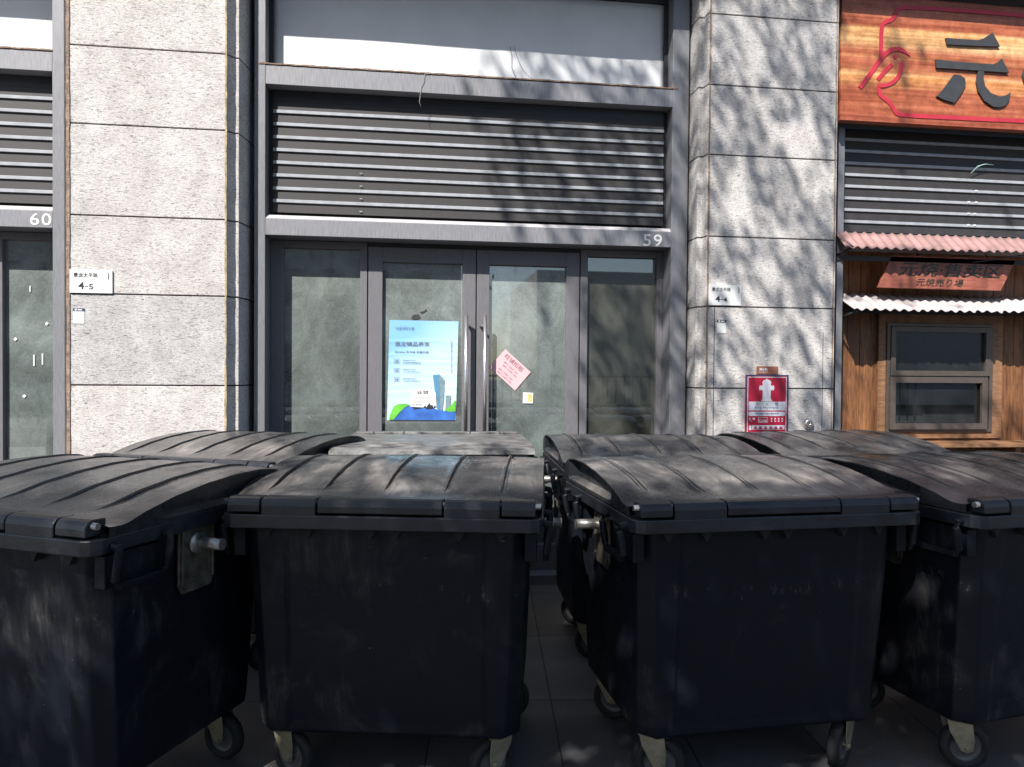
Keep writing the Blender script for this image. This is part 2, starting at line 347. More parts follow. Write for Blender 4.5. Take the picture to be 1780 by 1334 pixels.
ex = MB().box(2.296, 2.301, 5.3535, 5.3575, .05, 2.186).box(3.215, 3.219, 5.3535, 5.3575, .05, 2.0)
pillar('stone_pillar', 'tree shaded rough stone pillar with the fire hydrant sign right of shop 59',
    [(2.17,5.9),(2.172,5.565),(2.176,5.43),(2.214,5.43),(2.224,5.355),(3.313,5.355),(3.335,5.43),(3.36,5.43),(3.40,5.60),(3.40,5.9)],
    (2.224,3.313), [(2.231,2.243,5.352,SEAL), (3.292,3.300,5.352,SEAL)], ex)

# ---------------------------------------------------------------- storefronts
def louvre_blades(t, x0, x1, ztops, yt=5.66):
    rb = random.Random(int(x0*100))
    for z in ztops:
        h0, h1, h2_ = (rb.uniform(-.0025, .0025) for _ in range(3)); xm = x0+(x1-x0)*rb.uniform(.35, .65); g = MB()
        g.loft([[(x, yt, z+h-.024), (x, yt+.03, z+h-.024), (x, yt+.03, z+h), (x, yt, z+h)] for x, h in ((x0, h0), (xm, h1), (x1, h2_))])
        o = MBb(g, 'louvre_blade', BLADE, t, .0015)
    zs = sorted(ztops); zs = zs+[zs[-1]+.095]
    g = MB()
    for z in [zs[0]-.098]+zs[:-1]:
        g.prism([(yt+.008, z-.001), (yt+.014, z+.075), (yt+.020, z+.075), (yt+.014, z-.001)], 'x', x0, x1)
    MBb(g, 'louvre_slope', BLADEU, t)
def splinter(t, x0, x1, z, y):
    g = MB(); x = x0; rr = random.Random(5); top, bot = [], []
    while x < x1:
        top.append((x, z+.003+rr.uniform(0, .005))); bot.append((x, z-.003-rr.uniform(0, .003))); x += rr.uniform(.015, .06)
    b = len(g.v)
    for a, c in zip(top, bot): g.v += [(a[0], y, a[1]), (c[0], y, c[1]), (a[0], y+.02, a[1]), (c[0], y+.02, c[1])]
    for i in range(len(top)-1):
        k = b+4*i; g.face((k, k+1, k+5, k+4)); g.face((k+2, k+6, k+7, k+3)); g.face((k, k+4, k+6, k+2)); g.face((k+1, k+3, k+7, k+5))
    MBb(g, 'splintered_edge', RUSTW, t)
def shell(t, xa, xb, x0, x1, blades):
    """jamb outer/inner edges xa|x0 ... x1|xb"""
    MBb(MB().box(xa, x0, 5.565, 5.80, -.06, 4.89), 'jamb', FRAME, t, .003)
    MBb(MB().box(x1, xb, 5.565, 5.80, -.06, 4.89), 'jamb', FRAME, t, .003)
    MBb(MB().prism([(5.567,3.815),(5.567,3.956),(5.58,3.962),(5.79,3.962),(5.79,3.815)], 'x', x0+.001, x1-.001), 'upper_beam', FRAMEB, t, .002)
    MBb(MB().prism([(5.567,2.683),(5.567,2.806),(5.79,2.806),(5.79,2.683)], 'x', x0+.001, x1-.001), 'lower_beam', FRAMEB, t, .002)
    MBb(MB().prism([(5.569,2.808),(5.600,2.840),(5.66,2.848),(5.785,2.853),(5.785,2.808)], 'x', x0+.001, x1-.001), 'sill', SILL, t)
    MBb(MB().box(x0+.001, x1-.001, 5.785, 5.80, 2.86, 3.81).box(x0+.001, x0+.035, 5.70, 5.783, 2.86, 3.81).box(x1-.035, x1-.001, 5.70, 5.783, 2.86, 3.81)
        .box(x0+.037, x1-.037, 5.672, 5.69, 3.735, 3.813), 'louvre_box', DARK, t)
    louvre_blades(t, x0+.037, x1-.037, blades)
    g = MB().box(x0+.001, x1-.001, 5.70, 5.76, 4.709, 4.89)
    MBb(g, 'top_frame', DARK, t)
    g = MB(); nx, nz = 90, 12; rr = random.Random(3)
    for j in range(nz+1):
        for i in range(nx+1):
            x = x0+.03+(x1-x0-.06)*i/nx; z = 3.964+(4.705-3.964)*j/nz
            g.v.append((x, 5.717+.0016*math.sin(x*5+z*3)+.0022*math.sin(x*1.7-z*9)+rr.uniform(-.0003,.0003), z))
    for j in range(nz):
        for i in range(nx): k = j*(nx+1)+i; g.face((k, k+1, k+nx+2, k+nx+1), True)
    o = MBb(g, 'fascia_board', WHITEB, t); md = o.modifiers.new('s', 'SOLIDIFY'); md.thickness = .006; md.offset = 1
    MBb(MB().box(x0+.001, x0+.03, 5.69, 5.75, 3.963, 4.706), 'board_frame', DARK, t); MBb(MB().box(x1-.03, x1-.001, 5.69, 5.75, 3.963, 4.706), 'board_frame', DARK, t)
    splinter(t, x0-.05, x1+.05, 3.965, 5.56)
BL = [3.661-.098*k for k in range(8)]
s59 = empty('storefront', (.42, 5.7, 0), label='empty shopfront number 59 with grey frame, louvres and glass double door', cat='shopfront', group='shopfronts along the wall')
shell(s59, -1.248, 2.148, -1.168, 2.013, BL)
g = MB(); text(g, '59', 1.779, 1.936, 2.686, 2.783, 5.5645, .006, spacing=1.12); MBb(g, 'house_number', WHITE, s59)
for z in (3.195, 3.097, 2.999, 2.90): MBb(MB().box(-.478, -.458, 5.656, 5.659, z, z+.006), 'louvre_clip', BLADE, s59)
# cracks and loose cable bits
g = MB(); g.tube([(.02,5.562,3.955),(.015,5.560,3.90),(-.008,5.558,3.86),(-.012,5.556,3.80),(-.02,5.556,3.77)], .0022, 5)
g.tube([(.02,5.562,3.955),(.07,5.561,3.962)], .002, 5); g.tube([(-.01,5.56,3.80),(-.02,5.555,3.74),(-.008,5.55,3.70)], .002, 5)
MBb(g, 'loose_thread', simple('pale_thread', (.3,.28,.27), .7), s59)
g = MB(); g.tube([(.70,5.71,4.28),(.715,5.705,4.20),(.71,5.705,4.12),(.735,5.70,4.06),(.75,5.70,4.03)], .0018, 5)
g.tube([(.735,5.71,4.28),(.76,5.705,4.19),(.80,5.705,4.11),(.85,5.70,4.05),(.90,5.70,4.01),(.93,5.70,4.0)], .0015, 5)
MBb(g, 'hanging_wire', INK, s59)
yd = 5.754
GX = dict(a=(-1.067,-.478), b=(-.303,.335), c=(.554,1.19), d=(1.370,1.965))
def side_window(t, x0, x1, g0, g1, mt):
    f = MB().box(x0, g0, yd, yd+.06, .03, 2.68).box(g1, x1, yd, yd+.06, .03, 2.68).box(g0, g1, yd, yd+.06, 2.622, 2.68).box(g0, g1, yd, yd+.06, .03, .14)
    f = MBb(f, 'side_window', DOORF, t, .003)
    MBb(MB().box(g0-.005, g1+.005, yd+.040, yd+.048, .13, 2.63), 'glass_pane', mt, f); return f
def door(t, x0, x1, g0, g1, hx, mt):
    f = MB().box(x0, g0, yd, yd+.055, .03, 2.65).box(g1, x1, yd, yd+.055, .03, 2.65).box(g0, g1, yd, yd+.055, 2.53, 2.65).box(g0, g1, yd, yd+.055, .03, .24)
    f = MBb(f, 'door', DOORF, t, .004)
    MBb(MB().box(g0-.005, g1+.005, yd+.038, yd+.046, .23, 2.54), 'glass_pane', mt, f)
    h = MB(); h.tube([(hx,5.665,.98),(hx,5.665,2.112)], .0165, 14)
    sg = 1 if hx < .43 else -1
    for z in (1.10, 2.03): h.tube([(hx,5.665,z),(hx+sg*.022,5.70,z),(hx+sg*.03,5.757,z)], .011, 10)
    MBb(h, 'door_handle', STEEL, f); return f
side_window(s59, -1.167, -.424, -1.067, -.478, GLASS2)
door(s59, -.415, .442, -.303, .335, .361, GLASS)
door(s59, .451, 1.299, .554, 1.19, .513, GLASS)
side_window(s59, 1.309, 2.012, 1.370, 1.965, GLASSC)
MBb(MB().box(-.423, -.416, yd+.02, yd+.05, .03, 2.68).box(1.30, 1.308, yd+.02, yd+.05, .03, 2.68).box(.4425, .4505, yd+.02, yd+.05, .03, 2.65).box(-.415, 1.30, yd+.01, yd+.06, 2.653, 2.681), 'door_surround', DARK, s59)
MBb(MB().box(-1.167, 2.012, 5.60, 5.90, -.06, .028), 'threshold', FRAME, s59, .003)

s60 = empty('storefront', (-3.4, 5.7, 0), label='partly visible shopfront number 60 left of the sunlit pillar', cat='shopfront', group='shopfronts along the wall')
shell(s60, -4.34, -2.579, -4.27, -2.660, BL)
g = MB(); text(g, '60', -2.812, -2.668, 2.699, 2.787, 5.5645, .006, spacing=1.12); MBb(g, 'house_number', WHITE, s60)
side_window(s60, -4.265, -3.16, -4.2, -3.22, GLASS); side_window(s60, -3.155, -2.661, -3.10, -2.672, GLASS)

# ---------------------------------------------------------------- barbecue shop on the right (shop 58)
s58 = empty('storefront', (4.9, 5.7, 0), label='wood clad snack shop front under the orange sign, right of the shaded pillar', cat='shopfront', group='shopfronts along the wall')
MBb(MB().box(3.457, 3.514, 5.565, 5.80, 0, 3.73), 'jamb', FRAME, s58, .003)
MBb(MB().box(3.515, 6.69, 5.785, 5.80, 2.80, 3.80), 'louvre_box', DARK, s58)
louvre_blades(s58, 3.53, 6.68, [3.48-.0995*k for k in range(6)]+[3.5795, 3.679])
MBb(MB().box(3.515, 6.69, 5.60, 5.79, 2.74, 2.86), 'lower_beam', FRAMEB, s58)
g = MB().tube([(4.74,5.64,3.42),(4.79,5.62,3.48),(4.86,5.62,3.50),(4.95,5.63,3.50)], .003, 5).tube([(4.84,5.63,3.50),(4.78,5.63,3.46),(4.76,5.64,3.43)], .0025, 5)
for x_, z_ in ((4.80,3.27),(4.73,3.17),(4.80,3.17),(4.73,3.07),(4.79,3.07),(4.73,2.97),(4.79,2.97)): MBb(MB().box(x_, x_+.02, 5.655, 5.665, z_, z_+.012), 'louvre_clip', WHITE, s58)
MBb(g, 'green_cord', simple('pale_green_cord', (.45,.7,.6), .6), s58)
WOOD = wood_mat('brown_planks', (.075,.030,.013), (.36,.165,.07))
WOODT = wood_mat('wood_trim', (.14,.072,.038), (.42,.235,.125), (1.2, 9, 9))
g = MB(); x = 3.515; rr = random.Random(2)
while x < 6.69:
    wd = rr.choice((.095, .105, .115)); g.box(x, x+wd-.004, 5.795+rr.uniform(0, .004), 5.83, .02, 2.74); x += wd
g2 = MB(); 
MBb(g, 'plank_cladding', WOOD, s58)
MBb(MB().box(3.515, 6.69, 5.822, 5.86, .01, 2.74), 'plank_backing', JOINT, s58)
g = MB().box(3.985, 4.058, 5.765, 5.794, 1.10, 2.20).box(5.085, 5.19, 5.765, 5.794, 1.10, 2.20).box(4.058, 5.085, 5.765, 5.794, 2.118, 2.20).box(4.058, 5.085, 5.765, 5.794, 1.10, 1.158)
MBb(g, 'window_trim', WOODT, s58, .003)
BRN = simple('brown_anodised', (.13,.105,.09), .4, .4, .1, 20)
wf = MB().box(4.058, 4.09, 5.75, 5.79, 1.158, 2.118).box(5.055, 5.085, 5.75, 5.79, 1.158, 2.118).box(4.09, 5.055, 5.75, 5.79, 2.09, 2.118).box(4.09, 5.055, 5.75, 5.79, 1.158, 1.18)
wf = MBb(wf, 'window', BRN, s58, .002)
def sash(x0, x1, z0, z1, y, wd):
    s = MB().box(x0, x0+wd, y, y+.03, z0, z1).box(x1-wd, x1, y, y+.03, z0, z1).box(x0+wd, x1-wd, y, y+.03, z1-wd, z1).box(x0+wd, x1-wd, y, y+.03, z0, z0+wd)
    MBb(s, 'sash', BRN, wf, .002)
sash(4.092, 5.053, 1.655, 2.088, 5.742, .045); sash(4.080, 5.020, 1.182, 1.645, 5.728, .052)
MBb(MB().box(4.10, 5.05, 5.775, 5.781, 1.19, 2.08), 'glass_pane', GLASSD, wf)
MBb(MB().box(4.10, 5.05, 6.05, 6.06, 1.15, 2.1), 'curtain', DARK, s58)
MBb(MB().box(4.16, 6.69, 5.50, 5.794, 1.045, 1.078), 'counter_shelf', WOODT, s58, .004)
MBb(MB().box(5.15, 5.20, 5.56, 5.79, .7, 1.043), 'shelf_bracket', WOODT, s58)

def corrugated(name, label, x0, x1, yb, zb, yf, zf, m, per, droop):
    g = MB(); n = int((x1-x0)/per*10); rows = 4; rr = random.Random(11)
    jag = [rr.uniform(-.007, .007) for _ in range(int(n/10)+2)]
    for j in range(rows+1):
        t = j/rows
        for i in range(n+1):
            x = x0+(x1-x0)*i/n; ph = 2*math.pi*(x-x0)/per
            a = .0095*math.sin(ph)
            yy = yb+(yf-yb)*t; zz = zb+(zf-zb)*t + a + droop*math.sin(x*1.3)*t
            if j == rows: k = int(i/10); yy += jag[k]*.8; zz += jag[k]*.5
            g.v.append((x, yy, zz))
    for j in range(rows):
        for i in range(n): k = j*(n+1)+i; g.face((k, k+1, k+n+2, k+n+1), True)
    t = empty(name, ((x0+x1)/2, yb, zf), label=label, cat='awning', group='corrugated awnings on the wooden shop')
    o = MBb(g, 'corrugated_sheet', m, t); md = o.modifiers.new('s', 'SOLIDIFY'); md.thickness = .003
    return t
PINKR = simple('faded_red_roofing', (.34,.20,.185), .6, 0, .3, 5, .2, 30)
PALER = simple('pale_worn_roofing', (.46,.41,.40), .6, 0, .2, 6, .2, 30)
t = corrugated('awning', 'faded red corrugated awning directly under the louvres', 3.43, 6.6, 5.57, 2.855, 5.40, 2.705, PINKR, .0845, .004)
MBb(MB().tube([(3.45,5.56,2.66),(3.50,5.41,2.70)], .012, 6).tube([(3.45,5.56,2.82),(3.50,5.41,2.70)], .012, 6).box(3.44, 6.6, 5.55, 5.565, 2.62, 2.66).tube([(4.62,5.57,2.62),(5.3,5.43,2.72)], .006, 6), 'bracket', DARK, t)
t = corrugated('awning', 'pale corrugated awning over the wooden window', 3.535, 6.6, 5.76, 2.365, 5.43, 2.200, PALER, .0845, .003)
MBb(MB().tube([(3.56,5.76,2.12),(3.57,5.45,2.19)], .012, 6).box(3.54, 6.6, 5.75, 5.765, 2.20, 2.24), 'bracket', DARK, t)

# orange sign with the bird
def sign_mat():
    m, n, l, p = mat('orange_sign_print'); v = n.new('ShaderNodeTexCoord').outputs['Object']
    sx = n.new('ShaderNodeSeparateXYZ'); l.new(v, sx.inputs[0])
    wob = mathn(n, l, 'ADD', sx.outputs[2], mathn(n, l, 'MULTIPLY', mathn(n, l, 'SUBTRACT', noise(n, l, v, 1.5, 2), .5), .03))
    t_ = mathn(n, l, 'MULTIPLY', mathn(n, l, 'SUBTRACT', wob, 3.738), 1/1.03)
    O, D, Yl, M = (.42,.115,.05), (.33,.08,.038), (.68,.39,.17), (.50,.19,.075)
    band = ramp(n, [(0, D), (.10, O), (.27, O), (.275, M), (.37, (.72,.33,.11)), (.375, Yl), (.40, M), (.45, O), (.50, O), (.505, M), (.56, O), (.63, Yl), (.74, (.75,.42,.17)), (.76, O), (.86, O), (1, D)])
    l.new(t_, band.inputs[0])
    g = ramp(n, [(.40, (.70,.62,.55)), (.5, (1,1,1)), (.62, (1.25,1.45,1.7))]); l.new(noise(n, l, v, 5, 7, .65, (.14, 1, 4.0), .15), g.inputs[0])
    c = mixc(n, l, 1, band.outputs[0], g.outputs[0], 'MULTIPLY')
    mo = ramp(n, [(.38, (.72,.66,.62)), (.60, (1.08,1.08,1.08))]); l.new(noise(n, l, v, 12, 6, .75), mo.inputs[0])
    l.new(mixc(n, l, 1, c, mo.outputs[0], 'MULTIPLY'), p.inputs['Base Color']); p.inputs['Roughness'].default_value = .45
    return m
sg = empty('shop_sign', (5.0, 5.44, 3.74), label='large orange wood-print shop sign with black characters and red bird outline', cat='sign')
MBb(MB().box(3.385, 6.6, 5.43, 5.50, 3.738, 4.765), 'sign_board', sign_mat(), sg, .002)
RED = simple('crimson_print', (.48,.028,.05), .5, 0, .15); BLK = simple('black_raised_letter', (.05,.05,.052), .35, 0, .15, 10)
YUAN = [[(4.3,4.455),(4.476,4.455),(4.604,4.457),(4.635,4.475),(4.654,4.50),(4.668,4.524),(4.726,4.50),(4.797,4.417),(4.604,4.408),(4.314,4.402)]]
YUAN = [[(4.3,4.455),(4.476,4.455),(4.60,4.457),(4.65,4.478),(4.726,4.528),(4.797,4.417),(4.604,4.408),(4.314,4.402)],
 [(4.214,4.271),(4.425,4.265),(4.73,4.264),(4.78,4.284),(4.814,4.319),(4.884,4.204),(4.608,4.204),(4.219,4.203)],
 [(4.382,4.16),(4.436,4.157),(4.479,4.133),(4.489,4.085),(4.448,4.008),(4.386,3.926),(4.296,3.945),(4.228,3.971),(4.285,4.032)],
 [(4.6,4.206),(4.655,4.206),(4.65,4.144),(4.666,4.079),(4.722,4.024),(4.805,4.001),(4.861,4.015),(4.903,4.039),(4.893,3.976),(4.853,3.93),(4.798,3.911),(4.743,3.914),(4.659,3.959),(4.606,4.031),(4.588,4.107)],
 [(5.059,4.276),(5.028,4.246),(5.015,4.191),(5.027,4.141),(5.063,4.122),(5.1,4.137),(5.117,4.197),(5.097,4.254)],
 [(5.25,4.52),(5.33,4.53),(5.32,4.30),(5.27,4.05),(5.16,3.90),(5.22,4.10),(5.26,4.30)],[(5.40,4.28),(5.46,4.33),(5.43,4.18)],[(5.32,4.12),(5.37,4.13),(5.47,3.98),(5.40,3.95)]]
g = MB()
for q, pl in enumerate(YUAN): g.prism(pl, 'y', 5.412-(.002 if q in (1,) else 0), 5.429)
v0, f0 = text_verts('尧', .02)
text(g, '尧', 5.50, 6.15, 3.92, 4.50, 5.414, .03)
MBb(g, 'lettering', BLK, sg, .004)
def ribbon(g, pts, wd, y, taper=False):
    pts = [Vector((p[0], 0, p[1])) for p in pts]
    # smooth once
    q = [pts[0]]
    for a, b in zip(pts, pts[1:]): q += [a*.75+b*.25, a*.25+b*.75]
    q.append(pts[-1]); b0 = len(g.v); n = len(q)
    for i, p in enumerate(q):
        d = (q[min(i+1, n-1)]-q[max(i-1, 0)]).normalized(); s = Vector((-d.z, 0, d.x))*wd/2
        if taper: s *= max(.12, min(1, (1-i/(n-1))*4, ))
        for yy in (y, y+.004):
            for k in (-1, 1): g.v.append((p.x+s.x*k, yy, p.z+s.z*k))
    for i in range(n-1):
        a = b0+4*i; c = a+4
        g.face((a, a+1, c+1, c)); g.face((a+2, c+2, c+3, a+3)); g.face((a, c, c+2, a+2)); g.face((a+1, a+3, c+3, c+1))
g = MB()
ribbon(g, [(6.5,4.70),(5.152,4.70),(4.416,4.698),(3.95,4.690),(3.885,4.675),(3.866,4.655),(3.846,4.605),(3.82,4.574),(3.758,4.555),(3.729,4.516),(3.732,4.266)], .034, 5.4245)
ribbon(g, [(3.715,4.035),(3.716,3.99),(3.734,3.951),(3.787,3.921),(3.832,3.883),(3.869,3.82),(3.913,3.803),(4.434,3.807),(5.172,3.816),(6.5,3.82)], .034, 5.4245)
ribbon(g, [(3.548,4.005),(3.643,4.128),(3.711,4.229),(3.78,4.31),(3.868,4.348),(3.93,4.331),(3.99,4.29)], .036, 5.4235, True)
ribbon(g, [(3.705,4.080),(3.766,4.152),(3.832,4.216)], .032, 5.4245)
ribbon(g, [(3.916,4.233),(3.91,4.164),(3.881,4.105),(3.829,4.058),(3.759,4.033),(3.712,4.035)], .032, 5.4225)
g.prism([(3.855+.018*math.cos(k*.524), 4.277+.018*math.sin(k*.524)) for k in range(12)], 'y', 5.4245, 5.4285)
MBb(g, 'bird_outline', RED, sg)
# hanging parallelogram board
hs = empty('hanging_sign', (4.5, 5.55, 2.39), label='small red-brown slanted wooden sign hanging between the two awnings', cat='sign')
hp = [(3.943,2.672),(5.114,2.676),(4.97,2.396),(3.825,2.398)]
MBb(MB().prism(hp, 'y', 5.55, 5.575), 'sign_board', wood_mat('red_brown_board', (.24,.065,.045), (.46,.17,.12), (1, 9, 9), .45, False), hs, .003)
g = MB(); text(g, '元烧·售卖区', 4.02, 4.97, 2.500, 2.622, 5.5475, .010, 0, .35); text(g, '元焼売り場', 4.17, 4.61, 2.418, 2.484, 5.5475, .005, 0, .3)
MBb(g, 'lettering', simple('dark_green_ink', (.022,.028,.022), .3), hs)
[MBb(MB().tube([(x_,5.56,2.67),(x_,5.59,2.72)], .004, 5), 'hanger', DARK, hs) for x_ in (4.2, 4.85)]

# ---------------------------------------------------------------- signs and papers on the pillars and doors
def plate(name, label, cat, x0, x1, z0, z1, y, m, th=.004):
    t = empty(name, ((x0+x1)/2, y, z0), label=label, cat=cat)
    MBb(MB().box(x0, x1, y, y+th, z0, z1), 'plate', m, t, .001); return t
def road_plate(x0, x1, z0, z1, num, label):
    t = plate('address_plate', label, 'sign', x0, x1, z0, z1, 5.342, simple('white_enamel', (.80,.80,.78), .35), .010); t['group'] = 'house number plates'
    w_, h = x1-x0, z1-z0; g = MB(); y = 5.3405
    text(g, '景龙太平路', x0+.09*w_, x0+.66*w_, z0+.68*h, z0+.87*h, y, .008)
    text(g, num[0], x0+.20*w_, x0+.34*w_, z0+.16*h, z0+.47*h, y, .012); text(g, '-', x0+.36*w_, x0+.43*w_, z0+.27*h, z0+.30*h, y)
    text(g, num[1], x0+.45*w_, x0+.555*w_, z0+.16*h, z0+.39*h, y, .012)
    g.box(x0+.905*w_, x0+.925*w_, y-.0005, y, z0+.60*h, z0+.88*h)
    MBb(g, 'lettering', INK, t)
road_plate(-2.443, -2.162, 2.193, 2.355, '45', 'white 4-5 street address plate on the sunlit pillar')
road_plate(2.245, 2.515, 2.199, 2.360, '44', 'white 4-4 street address plate on the shaded pillar')
NAVY = simple('navy_print', (.045,.05,.13), .5)
def sticker(x0, x1, z0, z1, label):
    t = plate('sticker', label, 'sticker', x0, x1, z0, z1, 5.351, PAPERW, .003); t['group'] = 'small stickers under the address plates'
    h = z1-z0
    MBb(MB().box(x0, x1, 5.3495, 5.3508, z1-.2*h, z1), 'header', NAVY, t)
    g = MB(); g.box(x0+.42*(x1-x0), x0+.8*(x1-x0), 5.3485, 5.3493, z1-.14*h, z1-.07*h)
    g.prism([(x0+.25*(x1-x0)+.008*math.cos(k), z1-.1*h+.008*math.sin(k)) for k in (0,1,2,3,4,5)], 'y', 5.3485, 5.3493); MBb(g, 'header_mark', WHITE, t)
sticker(-2.425, -2.350, 1.977, 2.086, 'small white sticker with navy header on the sunlit pillar')
sticker(2.317, 2.395, 1.979, 2.085, 'small white sticker with navy header on the shaded pillar')
hy = empty('fire_hydrant_sign', (2.74, 5.345, 1.10), label='crimson fire hydrant sign with white hydrant symbol on the shaded pillar', cat='sign')
CRIM = simple('crimson_plate', (.42,.015,.045), .4, 0, .08); PALEB = simple('pale_plate_print', (.62,.64,.70), .4)
MBb(MB().box(2.560, 2.920, 5.343, 5.353, 1.10, 1.654), 'plate', CRIM, hy, .001)
g = MB(); y = 5.3415
def frame(g, x0, x1, z0, z1, wd, y): g.box(x0, x0+wd, y, y+.001, z0, z1).box(x1-wd, x1, y, y+.001, z0, z1).box(x0+wd, x1-wd, y, y+.001, z1-wd, z1).box(x0+wd, x1-wd, y, y+.001, z0, z0+wd)
frame(g, 2.560, 2.920, 1.10, 1.654, .010, y); MBb(g, 'navy_border', NAVY, hy)
g = MB(); frame(g, 2.575, 2.905, 1.11, 1.638, .006, y)
g.box(2.588, 2.894, y-.0, y+.001, 1.370, 1.440); g.prism([(2.594,1.326),(2.586,1.334),(2.586,1.352),(2.594,1.360),(2.886,1.360),(2.894,1.352),(2.894,1.334),(2.886,1.326)], 'y', y, y+.001)
g.box(2.618, 2.892, y, y+.001, 1.218, 1.252)
icon = [(2.692,1.443),(2.78,1.443),(2.78,1.456),(2.77,1.456),(2.769,1.528),(2.784,1.533),(2.794,1.528),(2.801,1.547),(2.794,1.572),(2.784,1.565),(2.768,1.571),(2.771,1.588),(2.775,1.591),(2.763,1.61),(2.742,1.617),(2.736,1.624),(2.730,1.617),(2.71,1.61),(2.697,1.59),(2.701,1.587),(2.703,1.571),(2.687,1.565),(2.678,1.571),(2.670,1.547),(2.678,1.528),(2.686,1.533),(2.703,1.528),(2.702,1.456),(2.692,1.456)]
g.prism(icon, 'y', y-.001, y+.001)
frame(g, 2.668, 2.750, 1.274, 1.314, .003, y); text(g, '12345', 2.676, 2.742, 1.279, 1.298, y, .02)
for i in range(4):
    g.box(2.775+.03*i, 2.787+.03*i, y, y+.001, 1.298, 1.310); g.box(2.775+.03*i, 2.787+.03*i, y, y+.001, 1.280, 1.290)
g.tube([(2.598,y,1.312),(2.596,y,1.298),(2.606,y,1.286),(2.616,y,1.284)], .004, 5); g.box(2.622,2.64,y,y+.001,1.296,1.312)
g.prism([(2.592,1.214),(2.612,1.214),(2.612,1.250),(2.592,1.250)], 'y', y, y+.001)
MBb(g, 'white_print', PALEB, hy)
g = MB()
for ch, xc in (('消', 2.655), ('火', 2.740), ('栓', 2.822)): text(g, ch, xc-.013, xc+.013, 1.408, 1.434, y-.001, .006)
text(g, 'Fire Hydrant', 2.640, 2.834, 1.378, 1.402, y-.001, .006)
text(g, '消火栓周围禁止堆放杂物', 2.645, 2.838, 1.338, 1.352, y-.001, .015)
MBb(g, 'dark_lettering', simple('dark_grey_print', (.08,.08,.12), .5), hy)
g = MB()
for i in range(6):
    x = 2.628+.043*i
    g.box(x, x+.033, y-.002, y-.001, 1.223, 1.229); g.prism([(x+.006,1.231),(x+.028,1.231),(x+.020,1.246),(x+.014,1.238),(x+.008,1.246)], 'y', y-.002, y-.001)
MBb(g, 'pictograms', CRIM, hy)
t = plate('small_sign', 'tiny brown plate on top of the fire hydrant sign', 'sign', 2.652, 2.832, 1.658, 1.722, 5.345, simple('brown_plate', (.25,.10,.06), .5), .006)
g = MB(); text(g, '消火栓', 2.672, 2.742, 1.688, 1.708, 5.3435, .03); text(g, 'Fire Hydrant', 2.672, 2.744, 1.671, 1.680, 5.3435, .02); MBb(g, 'lettering', PALEB, t)
t = empty('wall_valve', (3.097, 5.33, 1.24), label='round metal wall fitting low on the shaded pillar', cat='pipe fitting')
g = MB(); g.lathe([(0,.012),(.0,.034),(.012,.040),(.028,.040),(.032,.036),(.032,.012)], (3.097,5.322,1.262), 'y'); g.lathe([(-.006,.0),(-.006,.012),(.02,.013),(.02,0)], (3.104,5.322,1.258), 'y', 12)
MBb(g, 'cap', STEEL, t)

# blue poster on the left door
yp = 5.7885
po = empty('poster', (.02, yp, 1.26), label='wrinkled blue property poster taped inside the left door glass', cat='poster')
def poster_mat():
    m, n, l, p = mat('blue_poster_print'); v = n.new('ShaderNodeTexCoord').outputs['Object']
    sx = n.new('ShaderNodeSeparateXYZ'); l.new(v, sx.inputs[0])
    k = mathn(n, l, 'ADD', mathn(n, l, 'MULTIPLY', mathn(n, l, 'SUBTRACT', sx.outputs[2], 1.3), 1.2), mathn(n, l, 'MULTIPLY', mathn(n, l, 'SUBTRACT', 0, sx.outputs[0]), .9))
    k = mathn(n, l, 'ADD', k, mathn(n, l, 'MULTIPLY', noise(n, l, v, 5, 3), .25))
    c = ramp(n, [(.1, (.60,.80,.90)), (.62, (.52,.74,.90)), (1.0, (.25,.52,.80))]); l.new(k, c.inputs[0]); l.new(c.outputs[0], p.inputs['Base Color']); p.inputs['Roughness'].default_value = .35
    return m
g = MB(); nx, nz = 40, 60; rr = random.Random(9)
cl = [(1.79,.02),(1.735,-.01),(1.635,.015),(1.545,-.02),(1.48,.01),(1.90,.01)]
for j in range(nz+1):
    for i in range(nx+1):
        u, v_ = i/nx, j/nz
        xa, xb = -.264+.015*v_, .288+.018*v_
        x = xa+(xb-xa)*u; z = 1.262+(.806)*v_+.003*(1-u)
        d = 0
        for zc, sl in cl:
            q = z-zc-sl*math.sin(x*11+zc*40)*.6; d += .0032*math.exp(-(q/.007)**2)
        d += .002*math.sin(x*9)*math.sin(z*7)
        g.v.append((x, yp-d-.0015, z))
for j in range(nz):
    for i in range(nx): k = j*(nx+1)+i; g.face((k, k+1, k+nx+2, k+nx+1), True)
MBb(g, 'sheet', poster_mat(), po)
yq = yp-.0065
def flat(pts, y, name, m, par, th=.0006): return MBb(MB().prism(pts, 'y', y, y+th), name, m, par)
TWR = simple('tower_blue', (.10,.27,.42), .5, 0, .3, 40, 0, 10, (4,4,1)); TWG = simple('tower_grey', (.22,.30,.33), .5, 0, .2, 30)
flat([(.100,1.631),(.154,1.638),(.160,1.350),(.134,1.361)], yq, 'tower_front', TWR, po)
flat([(.154,1.638),(.193,1.596),(.190,1.447),(.180,1.347),(.162,1.350)], yq, 'tower_side', TWG, po)
flat([(.206,1.465),(.247,1.465),(.245,1.375),(.203,1.355)], yq, 'small_tower', TWG, po)
flat([(-.216,1.268),(-.184,1.297),(-.143,1.347),(-.087,1.386),(-.031,1.386),(.067,1.372),(.166,1.344),(.23,1.333),(.285,1.336),(.282,1.266),(.026,1.266)], yq-.0008, 'blue_hill', simple('deep_blue', (.045,.15,.50), .5, 0, .35, 9), po)
GRN = simple('leaf_green', (.16,.55,.06), .5, 0, .2, 8)
